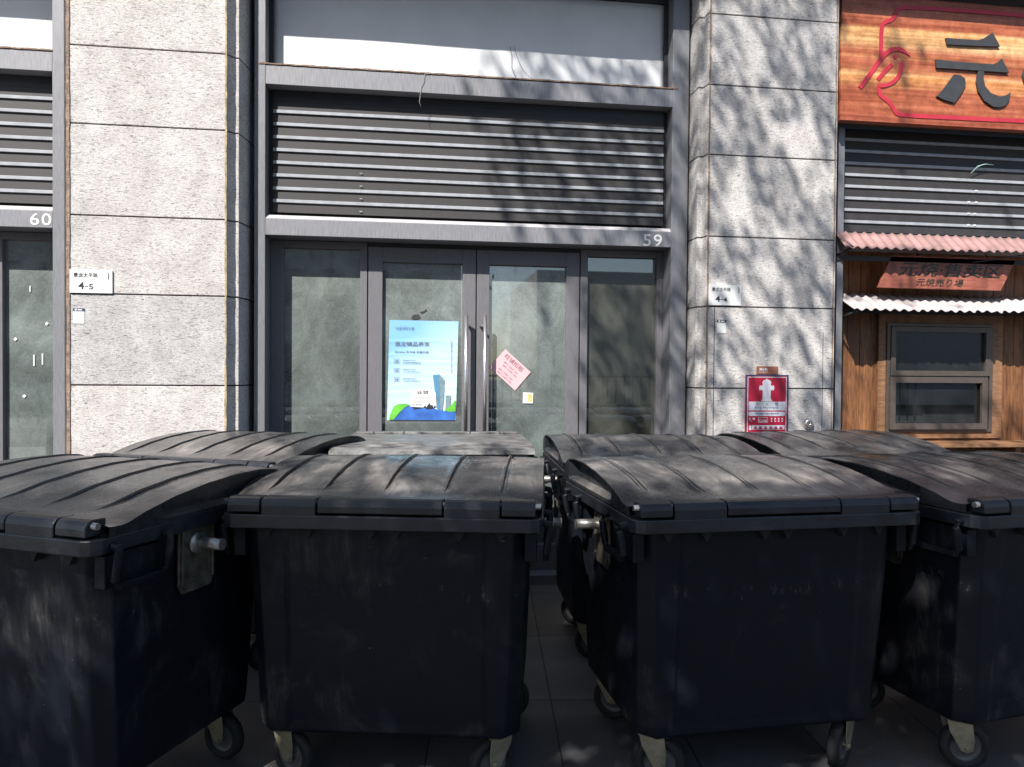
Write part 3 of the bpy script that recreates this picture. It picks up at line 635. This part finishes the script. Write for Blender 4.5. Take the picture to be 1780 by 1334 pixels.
flat([(-.249,1.269),(-.237,1.318),(-.213,1.375),(-.178,1.395),(-.122,1.399),(-.084,1.391),(-.122,1.368),(-.164,1.329),(-.198,1.287),(-.216,1.268)], yq-.0016, 'green_leaf', GRN, po)
flat([(.284,1.433),(.251,1.386),(.195,1.347),(.23,1.333),(.286,1.336)], yq-.0016, 'green_leaf', GRN, po)
g = MB(); y = yq-.0008
text(g, '华盛领悦大厦', -.202, -.052, 1.995, 2.020, y, .0); text(g, '高定精品商务', -.203, .071, 1.862, 1.900, y, .006)
text(g, '约100m²写字楼 限量热租', -.204, .065, 1.806, 1.826, y, .01); text(g, 'PREMIUM TOWER OFFICES', .246, .255, 1.65, 1.909, y, .01, vertical=True)
for z in (1.759, 1.685, 1.611):
    for a in ((-.211,-.165,z,z+.0015),(-.211,-.165,z-.036,z-.0345)): g.box(a[0], a[1], y, y+.0005, a[2], a[3])
    g.box(-.211,-.2095,y,y+.0005,z-.036,z); g.box(-.1665,-.165,y,y+.0005,z-.036,z)
    text(g, '品质\n配套', -.202, -.174, z-.031, z-.006, y, .01)
    text(g, '甲级商务写字楼', -.141, -.040, z-.015, z-.006, y, .01); text(g, '企业总部灵活面积随心选', -.141, .0, z-.032, z-.023, y, .01)
    g.box(-.141, -.0, y, y+.0005, z-.040, z-.039)
MBb(g, 'lettering', INKG, po)
tp = empty('torn_notice', (.03, yq-.003, 1.37), label='torn white loan notice stuck over the bottom of the blue poster', cat='notice')
flat([(-.08,1.375),(-.075,1.43),(-.07,1.488),(-.046,1.513),(.0,1.510),(.066,1.517),(.10,1.500),(.123,1.493),(.128,1.446),(.132,1.372),(.115,1.385),(.107,1.366),(.10,1.39),(.085,1.385),(.078,1.403),(.067,1.397),(.05,1.37),(.04,1.385),(.025,1.368)], yq-.004, 'sheet', PAPERW, tp)
flat([(-.062,1.372),(.04,1.367),(.05,1.354),(.10,1.358),(.125,1.385),(.134,1.41),(.134,1.46),(.120,1.44),(.10,1.386),(.07,1.39),(.03,1.374),(.0,1.366),(-.05,1.352)], yq-.0033, 'torn_edge', INK, tp)
g = MB(); text(g, '业贷', -.028, .066, 1.474, 1.505, yq-.0048, .015)
for k in range(6): text(g, '贷款咨询额度高利息低放款快', -.055, .11-.012*(k % 3), 1.459-.011*k, 1.464-.011*k, yq-.0048, 0)
text(g, '135 8745', -.073, .012, 1.384, 1.396, yq-.0048, .01); MBb(g, 'lettering', INK, tp)
# pink diamond
pk = empty('flyer', (.74, yp, 1.5), label='pink shop-to-let flyer stuck diagonally on the right door glass', cat='flyer')
flat([(.689,1.847),(.903,1.660),(.773,1.508),(.558,1.699)], yp-.004, 'sheet', simple('pink_paper', (.80,.50,.52), .6, 0, .05), pk)
g = MB(); a = math.atan2(1.660-1.847, .903-.689)
def pkt(s, cx, cz, w_, h, off=.0): text(g, s, cx-w_/2, cx+w_/2, cz-h/2, cz+h/2, yp-.0046, off, a)
pkt('旺铺招租', .765, 1.735, .19, .042, .004)
for k in range(4): pkt('面积小 价格优 13800', .738-.022*k+.012*(k % 2), 1.695-.026*k, .15, .013, .004)
MBb(g, 'lettering', simple('maroon_ink', (.16,.05,.07), .6), pk)
st = empty('sticker', (.91, yp, 1.4), label='small white and yellow sticker on the right door glass', cat='sticker')
flat([(.84,1.494),(.925,1.490),(.923,1.402),(.838,1.404)], yp-.004, 'sheet', PAPERW, st)
g = MB().box(.878, .918, yp-.0048, yp-.004, 1.415, 1.48); MBb(g, 'yellow_patch', simple('yellow_print', (.75,.68,.30), .6), st)
g = MB()
for a_, b_ in ((.888,1.465),(.90,1.45),(.91,1.455),(.889,1.435),(.903,1.425),(.90,1.47)): g.box(a_, a_+.006, yp-.0056, yp-.0048, b_, b_+.006)
MBb(g, 'dots', simple('ochre_dots', (.45,.33,.06), .6), st)
g = MB().prism([(-.075,2.085),(-.05,2.075),(-.02,2.08),(.0,2.095),(-.015,2.12),(-.05,2.118),(-.07,2.105)], 'y', 5.788, 5.7885)
MBb(g, 'glue_smudge', simple('black_glue', (.04,.045,.04), .8, 0, .5, 60), s59)
MBb(MB().prism([(.01,2.125),(.05,2.15),(.045,2.165),(.02,2.145),(-.01,2.14)], 'y', 5.788, 5.7885), 'glue_smudge', bpy.data.materials['black_glue'], s59)
# tape scraps on shop 60 glass
g = MB(); rr = random.Random(4)
for (x, z, w_, h) in ((-2.93,2.26,.008,.045),(-2.905,1.72,.010,.085),(-2.845,1.73,.010,.085),(-2.76,2.0,.010,.08),(-2.71,2.02,.006,.02)): g.box(x, x+w_, 5.788, 5.7885, z-h/2, z+h/2)
for (x, z) in ((-2.81,2.0),(-3.03,1.88),(-2.97,1.45)): g.prism([(x,z-.016),(x+.015,z),(x,z+.014),(x-.013,z-.002)], 'y', 5.788, 5.7885)
MBb(g, 'tape_scrap', PAPERW, s60)

# ---------------------------------------------------------------- wheeled garbage containers
def interp(tab, t):
    for (a, x), (b, y_) in zip(tab, tab[1:]):
        if t <= b: 
            k = (t-a)/(b-a); k = k*k*(3-2*k)*.35 + k*.65; return x+(y_-x)*k
    return tab[-1][1]
PROF = [(.03,1.160),(.09,1.165),(.2,1.182),(.35,1.212),(.5,1.232),(.65,1.243),(.8,1.243),(.9,1.233),(.97,1.212),(1.0,1.190)]
FLAT = [(.03,1.150),(.2,1.150),(.5,1.152),(.8,1.153),(.93,1.150),(.97,1.145),(1.0,1.13)]
HW = .625
def rect(hw, y0, y1, c, z):
    return [(-hw, y0+c, z),(-hw+c*.3, y0+c*.3, z),(-hw+c, y0, z),(hw-c, y0, z),(hw-c*.3, y0+c*.3, z),(hw, y0+c, z),(hw, y1-c, z),(hw-c*.3, y1-c*.3, z),(hw-c, y1, z),(-hw+c, y1, z),(-hw+c*.3, y1-c*.3, z),(-hw, y1-c, z)]
COMB = [(-.032,1.1125),(-.032,1.138),(-.028,1.152),(-.018,1.163),(-.002,1.168),(.05,1.166),(.05,1.1125)]
def make_bin(flatlid=False):
    t = empty('garbage_bin', (0, 0, 0))
    # body
    g = MB()
    def sec(z, hw, y0, y1, rec):
        c = .055
        f = [(-hw, y0+c),(-hw+c, y0),(-.405, y0),(-.385, y0+rec),(.385, y0+rec),(.405, y0),(hw-c, y0),(hw, y0+c)]
        b = [(hw, y1-c),(hw-c, y1),(.405, y1),(.385, y1-rec),(-.385, y1-rec),(-.405, y1),(-hw+c, y1),(-hw, y1-c)]
        return [(x, y, z) for x, y in f+b]
    g.loft([sec(.180, .512, .125, .862, 0), sec(.197, .534, .104, .885, .004), sec(.24, .538, .098, .890, .010), sec(.65, .552, .068, .922, .012), sec(1.060, .566, .040, .95, .012)])
    g.build('body', BODY, t, .006)
    g = MB()
    for x in (-.46, -.30, -.05, .05, .30, .46): MB().prism([(x-.030, 1.049), (x+.030, 1.049), (x, .998)], 'y', .026, .075).build('gusset_shade', RUBBER, t)  # black triangles painting the shaded hollows under the rim
    # rim
    g = MB(); o = lambda z, k=0: rect(.625-k, -.036+k, 1.0-k, .045, z); i_ = lambda z: rect(.54, .05, .94, .03, z)
    g.loft([o(1.050), o(1.104), i_(1.104), i_(1.050)], False, False, True)
    g.build('rim', KNUCK, t, .005)
    segs = [(-.600,-.465,0),(-.465,-.245,1),(-.245,.245,0),(.245,.465,1),(.465,.600,0)]
    for a, b, k in segs:
        g = MB(); pr = COMB if not k else [(y_ if y_ > -.01 or z < 1.12 and 0 else y_-.002, (z if z > 1.113 else 1.100)) for y_, z in COMB]
        g.prism(pr, 'x', a+.0035, b-.0035)
        g.build('hinge_knuckle', LIDW if flatlid else KNUCK, t, .004)
    g = MB(); g.tube([(-.617,.0,1.146),(.617,.0,1.146)], .0115, 12); g.build('hinge_rod', STEEL, t)
    # lid
    g = MB(); xs = []; ribs = [-.50,-.27,-.02,.23,.46] if not flatlid else []
    base = [-HW+2*HW*k/40 for k in range(41)]
    for r_ in ribs: base = [b for b in base if abs(b-r_) > .018]+[r_-.013, r_-.009, r_-.002, r_+.002, r_+.011, r_+.015]
    xs = sorted(base); ys = sorted(set([.03,.045,.06,.08,.10,.12,.15,.18,.21]+[.25+.04*k for k in range(17)]+[.92,.945,.96,.975,.988,1.0]))
    prof = FLAT if flatlid else PROF
    for y_ in ys:
        for x in xs:
            z = interp(prof, y_); e = abs(x)/HW
            if not flatlid:
                z -= .016*max(0, (e-.80)/.2)**1.5*math.exp(-((y_-.09)/.08)**2) + .008*e**4
                for r_ in ribs:
                    d = abs(x-r_); a = .013*max(0, min(1, (y_-.13)/.12))*max(0, min(1, (.95-y_)/.04))
                    q = x-r_; z += a*(.55 if -.0091 < q < -.0019 else -.65 if .0019 < q < .0111 else 0)
                    pass
            else:
                for xa, xb in ((-.42,-.08),(.06,.44)):
                    if xa < x < xb and .70 < y_ < .93: z += .022*min(1, (x-xa)/.03, (xb-x)/.03, (y_-.70)/.05, (.93-y_)/.03)
            g.v.append((x, y_, z))
    nx = len(xs)
    for j in range(len(ys)-1):
        for i in range(nx-1): k = j*nx+i; g.face((k, k+1, k+nx+1, k+nx), not any(-.0135 < (xs[i]+xs[i+1])/2-r_ < .0155 for r_ in ribs))
    top = lambda y_: interp(prof, y_)-(.008 if not flatlid else 0)
    # far lip
    b = len(g.v); 
    for i, x in enumerate(xs): g.v += [(x, 1.006, 1.110), (x, .98, 1.108)]
    last = (len(ys)-1)*nx
    for i in range(nx-1): g.face((last+i, last+i+1, b+2*i+2, b+2*i)); g.face((b+2*i, b+2*i+2, b+2*i+3, b+2*i+1))
    # side skirts: upright flange with a recessed panel
    for s in (-1, 1):
        b = len(g.v)
        yy = [y_ for y_ in ys]
        for y_ in yy:
            col = 0 if s < 0 else nx-1; zt = g.v[ys.index(y_)*nx+col][2]
            rec = .038*max(0, min(1, (y_-.26)/.025))*max(0, min(1, (.90-y_)/.025)) if not flatlid else 0
            zb = 1.108
            g.v += [(s*HW, y_, zt), (s*HW, y_, zt-.006), (s*(HW-rec), y_, zt-.010), (s*(HW-rec), y_, min(1.140, zt-.011)), (s*(HW-rec*.35), y_, min(1.132, zt-.012)), (s*HW, y_, min(1.124, zt-.014)), (s*HW, y_, zb)]
        for i in range(len(yy)-1):
            for k in range(6): g.face((b+7*i+k, b+7*i+k+1, b+7*(i+1)+k+1, b+7*(i+1)+k))
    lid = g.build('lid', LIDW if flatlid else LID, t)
    # thin black strip painting the shaded gap between lid and rim
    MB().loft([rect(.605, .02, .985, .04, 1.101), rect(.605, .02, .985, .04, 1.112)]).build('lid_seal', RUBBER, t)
    # handles
    for s in (-1, 1):
        for ya, yb in ((.05,.27),(.68,.88)):
            g = MB()
            def bar(pts, w_): 
                g.tube(pts, w_, 8)
            x = s*.637
            bar([(s*.61,ya,1.075),(x+s*.012,ya,1.068),(x+s*.014,ya,1.045),(x,ya,.955),(x,ya+.015,.935)], .0155)
            bar([(s*.61,yb,1.075),(x+s*.012,yb,1.068),(x+s*.014,yb,1.045),(x,yb,.955),(x,yb-.015,.935)], .0155)
            g.box(min(x-.012, x+.012), max(x-.012, x+.012), ya+.008, yb-.008, .924, .946)
            g.box(min(s*.555, s*.60), max(s*.555, s*.60), ya-.01, yb+.01, .925, 1.036)
            g.build('handle', BODY, t, .004)
    # trunnions
    for s in (-1, 1):
        xo = s*.574; a, b_ = sorted((xo, xo+s*.010))
        g = MB(); g.box(a, b_, .385, .575, .835, 1.048)
        for y_ in (.395, .555): g.box(*sorted((xo+s*.010, xo+s*.020)), y_, y_+.012, .835, 1.048)
        g.prism([(.385,.835),(.575,.835),(.555,.80),(.405,.80)], 'x', a, b_)
        p = g.build('trunnion', GALV, t, .002)
        g = MB(); g.lathe([(0,.0),(0,.046),(s*.010,.046),(s*.016,.036),(s*.016,.0)], (xo+s*.010, .48, .985)); g.tube([(xo,.48,.985),(s*.705,.48,.985)], .0225, 18)
        g.build('lifting_pin', PIN, p)
        g = MB().box(*sorted((s*.528, s*.576)), .40, .56, .84, 1.045); g.build('mounting_block', BODY, t)
    # casters
    rr = random.Random(21 + int(flatlid))
    for x, y_, an in ((-.435,.21,1.15),(.435,.21,-.95),(-.435,.79,1.0),(.435,.79,1.5)):
        cst = empty('caster', (x, y_, 0), an); cst.parent = t
        g = MB()
        for s in (-1, 1):
            a, b_ = sorted((s*.033, s*.037)); g.prism([(-.040,.170),(.062,.170),(.050,.12),(.005,.040),(-.020,.030),(-.045,.040),(-.050,.09)], 'x', a, b_)
        g.box(-.052, .052, -.06, .065, .171, .182); g.tube([(-.045,-.022,.052),(.045,-.022,.052)], .012, 10)
        g.build('fork', FORK, cst, .002)
        MB().lathe([(-.022,.066),(-.024,.090),(-.014,.100),(.014,.100),(.024,.090),(.022,.066)], (0,-.022,.0520)).build('tyre', RUBBER, cst)
        MB().lathe([(-.016,.0),(-.016,.03),(-.010,.04),(-.010,.060),(-.018,.066),(.018,.066),(.010,.060),(.010,.04),(.016,.03),(.016,0)], (0,-.022,.0520)).build('hub', HUB, cst)
    return t
BG = 'black wheeled garbage containers parked in two rows'
proto = make_bin()
spots = [((-1.596,2.714),-25,'black container at far left of the front row, turned aside to show its galvanised pin'),
 ((-.147,2.774),-10.5,'black container second from left in the front row, below the blue poster'),
 ((1.4215,2.644),3.3,'black container third from left in the front row, standing square to the viewer'),
 ((2.80,2.655),9,'black container at far right of the front row, lid reflecting the orange wood'),
 ((-1.33,4.155),-25,'dusty back row container at far left, standing before the sunlit pillar'),
 ((1.43,3.90),-2.8,'back row container behind the gap, between the glass door and the hydrant pillar'),
 ((2.87,4.06),5.5,'back row container at far right, below the fire hydrant sign')]
for i, (p, a, lab) in enumerate(spots):
    o = proto if i == 0 else copy_tree(proto)
    o.location = (p[0], p[1], 0); o.rotation_euler = (0, 0, R(a)); tag(o, lab, 'garbage bin', BG)
    for ch in kids(o):
        if ch.name.startswith('lid') and 'seal' not in ch.name: ch.rotation_euler = (R((.0, -.25, -.1, .1, .35, -.2, .3)[i]), R((.3, -.2, .25, 0, -.5, .4, -.2)[i]), 0)
b6 = make_bin(True); b6.location = (.13, 5.33, .045); b6.rotation_euler = (0, 0, R(177)); tag(b6, 'flat lidded back row container turned with its hinge to the glass doors', 'garbage bin', BG)

# ---------------------------------------------------------------- street trees behind the viewer, whose leaves dapple the wall
def h2(i, j, s): 
    n = (i*374761393 + j*668265263 + s*974711) & 0xffffffff; n = ((n ^ (n >> 13))*1274126177) & 0xffffffff
    return ((n ^ (n >> 16)) & 0xffff)/65535
def vn(x, y, s):
    i, j = math.floor(x), math.floor(y); u, v = x-i, y-j; u = u*u*(3-2*u); v = v*v*(3-2*v)
    return (h2(i,j,s)*(1-u)+h2(i+1,j,s)*u)*(1-v)+(h2(i,j+1,s)*(1-u)+h2(i+1,j+1,s)*u)*v
def density(X, Z):
    """how thickly the crowns are leafed, by where their shade lands on the wall plane"""
    if Z < -1.85: return .86 if (X < 1.0 and -2.9 < Z < -2.3) else 1.0
    if 1.08 < X < 1.72 and -1.10 < Z < -.42: return 1.0
    if Z < -.7:
        if X < .45: return .0
        if X < 1.9: return .42
        if X < 3.4: return .20
        return .80
    if Z < 1.0:
        if X < .6: return .05
        if X < 1.6: return .85 if Z < -.3 else .28
        return .45
    if Z > 5.2: return .25 if X > -1 else .05
    edge = .15 if Z > 3.6 else .40+(3.4-Z)*.40 if Z > 1.6 else 1.2
    if X < edge: return .0
    if X < edge+.3: return .45
    if X < 2.2: return .72 if Z > 3.6 else .80
    if X < 3.35: return .70 if Z < 3.2 else .60
    if X < 4.0: return .28
    return .14 if Z > 2.0 else .45
TR = [(-6.6,-2.3),(-3.0,-2.5),(1.0,-2.6)]
leaves = [MB() for _ in TR]; rl = random.Random(12)
def add_leaf(g, c, L, W, rnd):
    d = Vector((.38+rnd.gauss(0, .3), rnd.gauss(0, .4), -1)).normalized(); s = d.cross(Vector((rnd.gauss(0,1), rnd.gauss(0,1), rnd.gauss(0,.3)))).normalized()
    b = len(g.v); c = Vector(c)
    for p in (c, c+d*L*.45+s*W*.5, c+d*L, c+d*L*.45-s*W*.5): g.v.append(tuple(p))
    g.face((b, b+1, b+2, b+3))
N = 0
for _ in range(110000):
    X = rl.uniform(-3.0, 6.5); Z = rl.uniform(-3.6, 5.6)
    dn = density(X, Z)
    ax = X+.42*Z
    cl_ = .25*vn(ax*2.0, Z*1.1, 1)+.75*vn(ax*11.5, Z*3.6, 2)
    if dn < .99 and cl_ > dn*.95+.02: continue
    if dn >= .99 and cl_ > .79: continue
    if rl.random() > (.80 if dn > .9 else .40): continue
    t = rl.uniform(4.4, 6.6) if Z > 1.2 else rl.uniform(5.4, 7.0) if Z > -1.2 else rl.uniform(6.3, 7.6)
    p = (X-.70*t, 5.355-t, Z+1.25*t)
    k = min(range(3), key=lambda q: abs(TR[q][0]-p[0])); N += 1
    big = 1.5 if dn > .9 else 1
    add_leaf(leaves[k], p, rl.uniform(.09, .16)*big, rl.uniform(.035, .06)*big, rl)
# loose foliage that fills the crowns away from the wall side
for k, (tx, ty) in enumerate(TR):
    for _ in range(2600):
        p = (tx+rl.gauss(0, 1.3), ty-2.6+rl.gauss(0, .8), 7.2+rl.gauss(0, 1.2))
        add_leaf(leaves[k], p, rl.uniform(.12, .2), rl.uniform(.06, .1), rl)
LEAF = simple('leaf_green_foliage', (.045,.085,.025), .5, 0, .35, 3); BARK = simple('grey_bark', (.14,.115,.09), .9, 0, .3, 12, .8, 30)
for k, (tx, ty) in enumerate(TR):
    t = empty('street_tree', (tx, ty, 0), label=['leafy street tree furthest left along the kerb behind the viewer','leafy street tree just behind the viewer at the kerb','leafy street tree right of the viewer at the kerb'][k], cat='tree', group='street trees along the kerb')
    MBb(leaves[k], 'crown', LEAF, t)
    g = MB(); g.tube([(tx,ty,0),(tx+.05,ty,1.5),(tx-.03,ty-.05,3.2),(tx+.04,ty-.1,4.8),(tx,ty-.2,6.6),(tx+.1,ty-.4,8.4)], [.15,.13,.12,.10,.07,.02], 10)
    for q in range(9):
        a = rl.uniform(0, 6.28); z = rl.uniform(4.2, 6.4); L = rl.uniform(1.0, 2.2)
        g.tube([(tx,ty-.15,z),(tx+math.cos(a)*L*.5,ty-.2+math.sin(a)*L*.4,z+L*.5),(tx+math.cos(a)*L,ty-.2+math.sin(a)*L*.6,z+L*1.1)], [.045,.03,.01], 6)
    MBb(g, 'trunk', BARK, t)

# ---------------------------------------------------------------- across the street (seen only as reflections)
ob = empty('opposite_building', (0, -24, 0), label='pale office building across the street behind the viewer', cat='building')
MBb(MB().box(-30, 2, -34, -24, 0, 9.0).box(6, 34, -36, -25, 0, 7.0), 'wall', simple('pale_render', (.40,.39,.37), .8), ob)
g = MB()
for fl in range(2):
    for k in range(14): g.box(-28+k*2.1, -26.8+k*2.1, -24.02, -23.9, 1.2+fl*3.6, 3.0+fl*3.6)
MBb(g, 'window_band', DARK, ob)
g = MB()
for k in range(120): g.box(-18+k*.3, -17.96+k*.3, -12.0, -11.96, 0, 1.6)
g.box(-18, 18, -12.02, -11.94, 1.5, 1.56); g.box(-18, 18, -12.02, -11.94, .2, .26)
tag(g.build('railing', DARK), 'dark iron railing across the road behind the viewer', 'railing')
print('leaves', N)
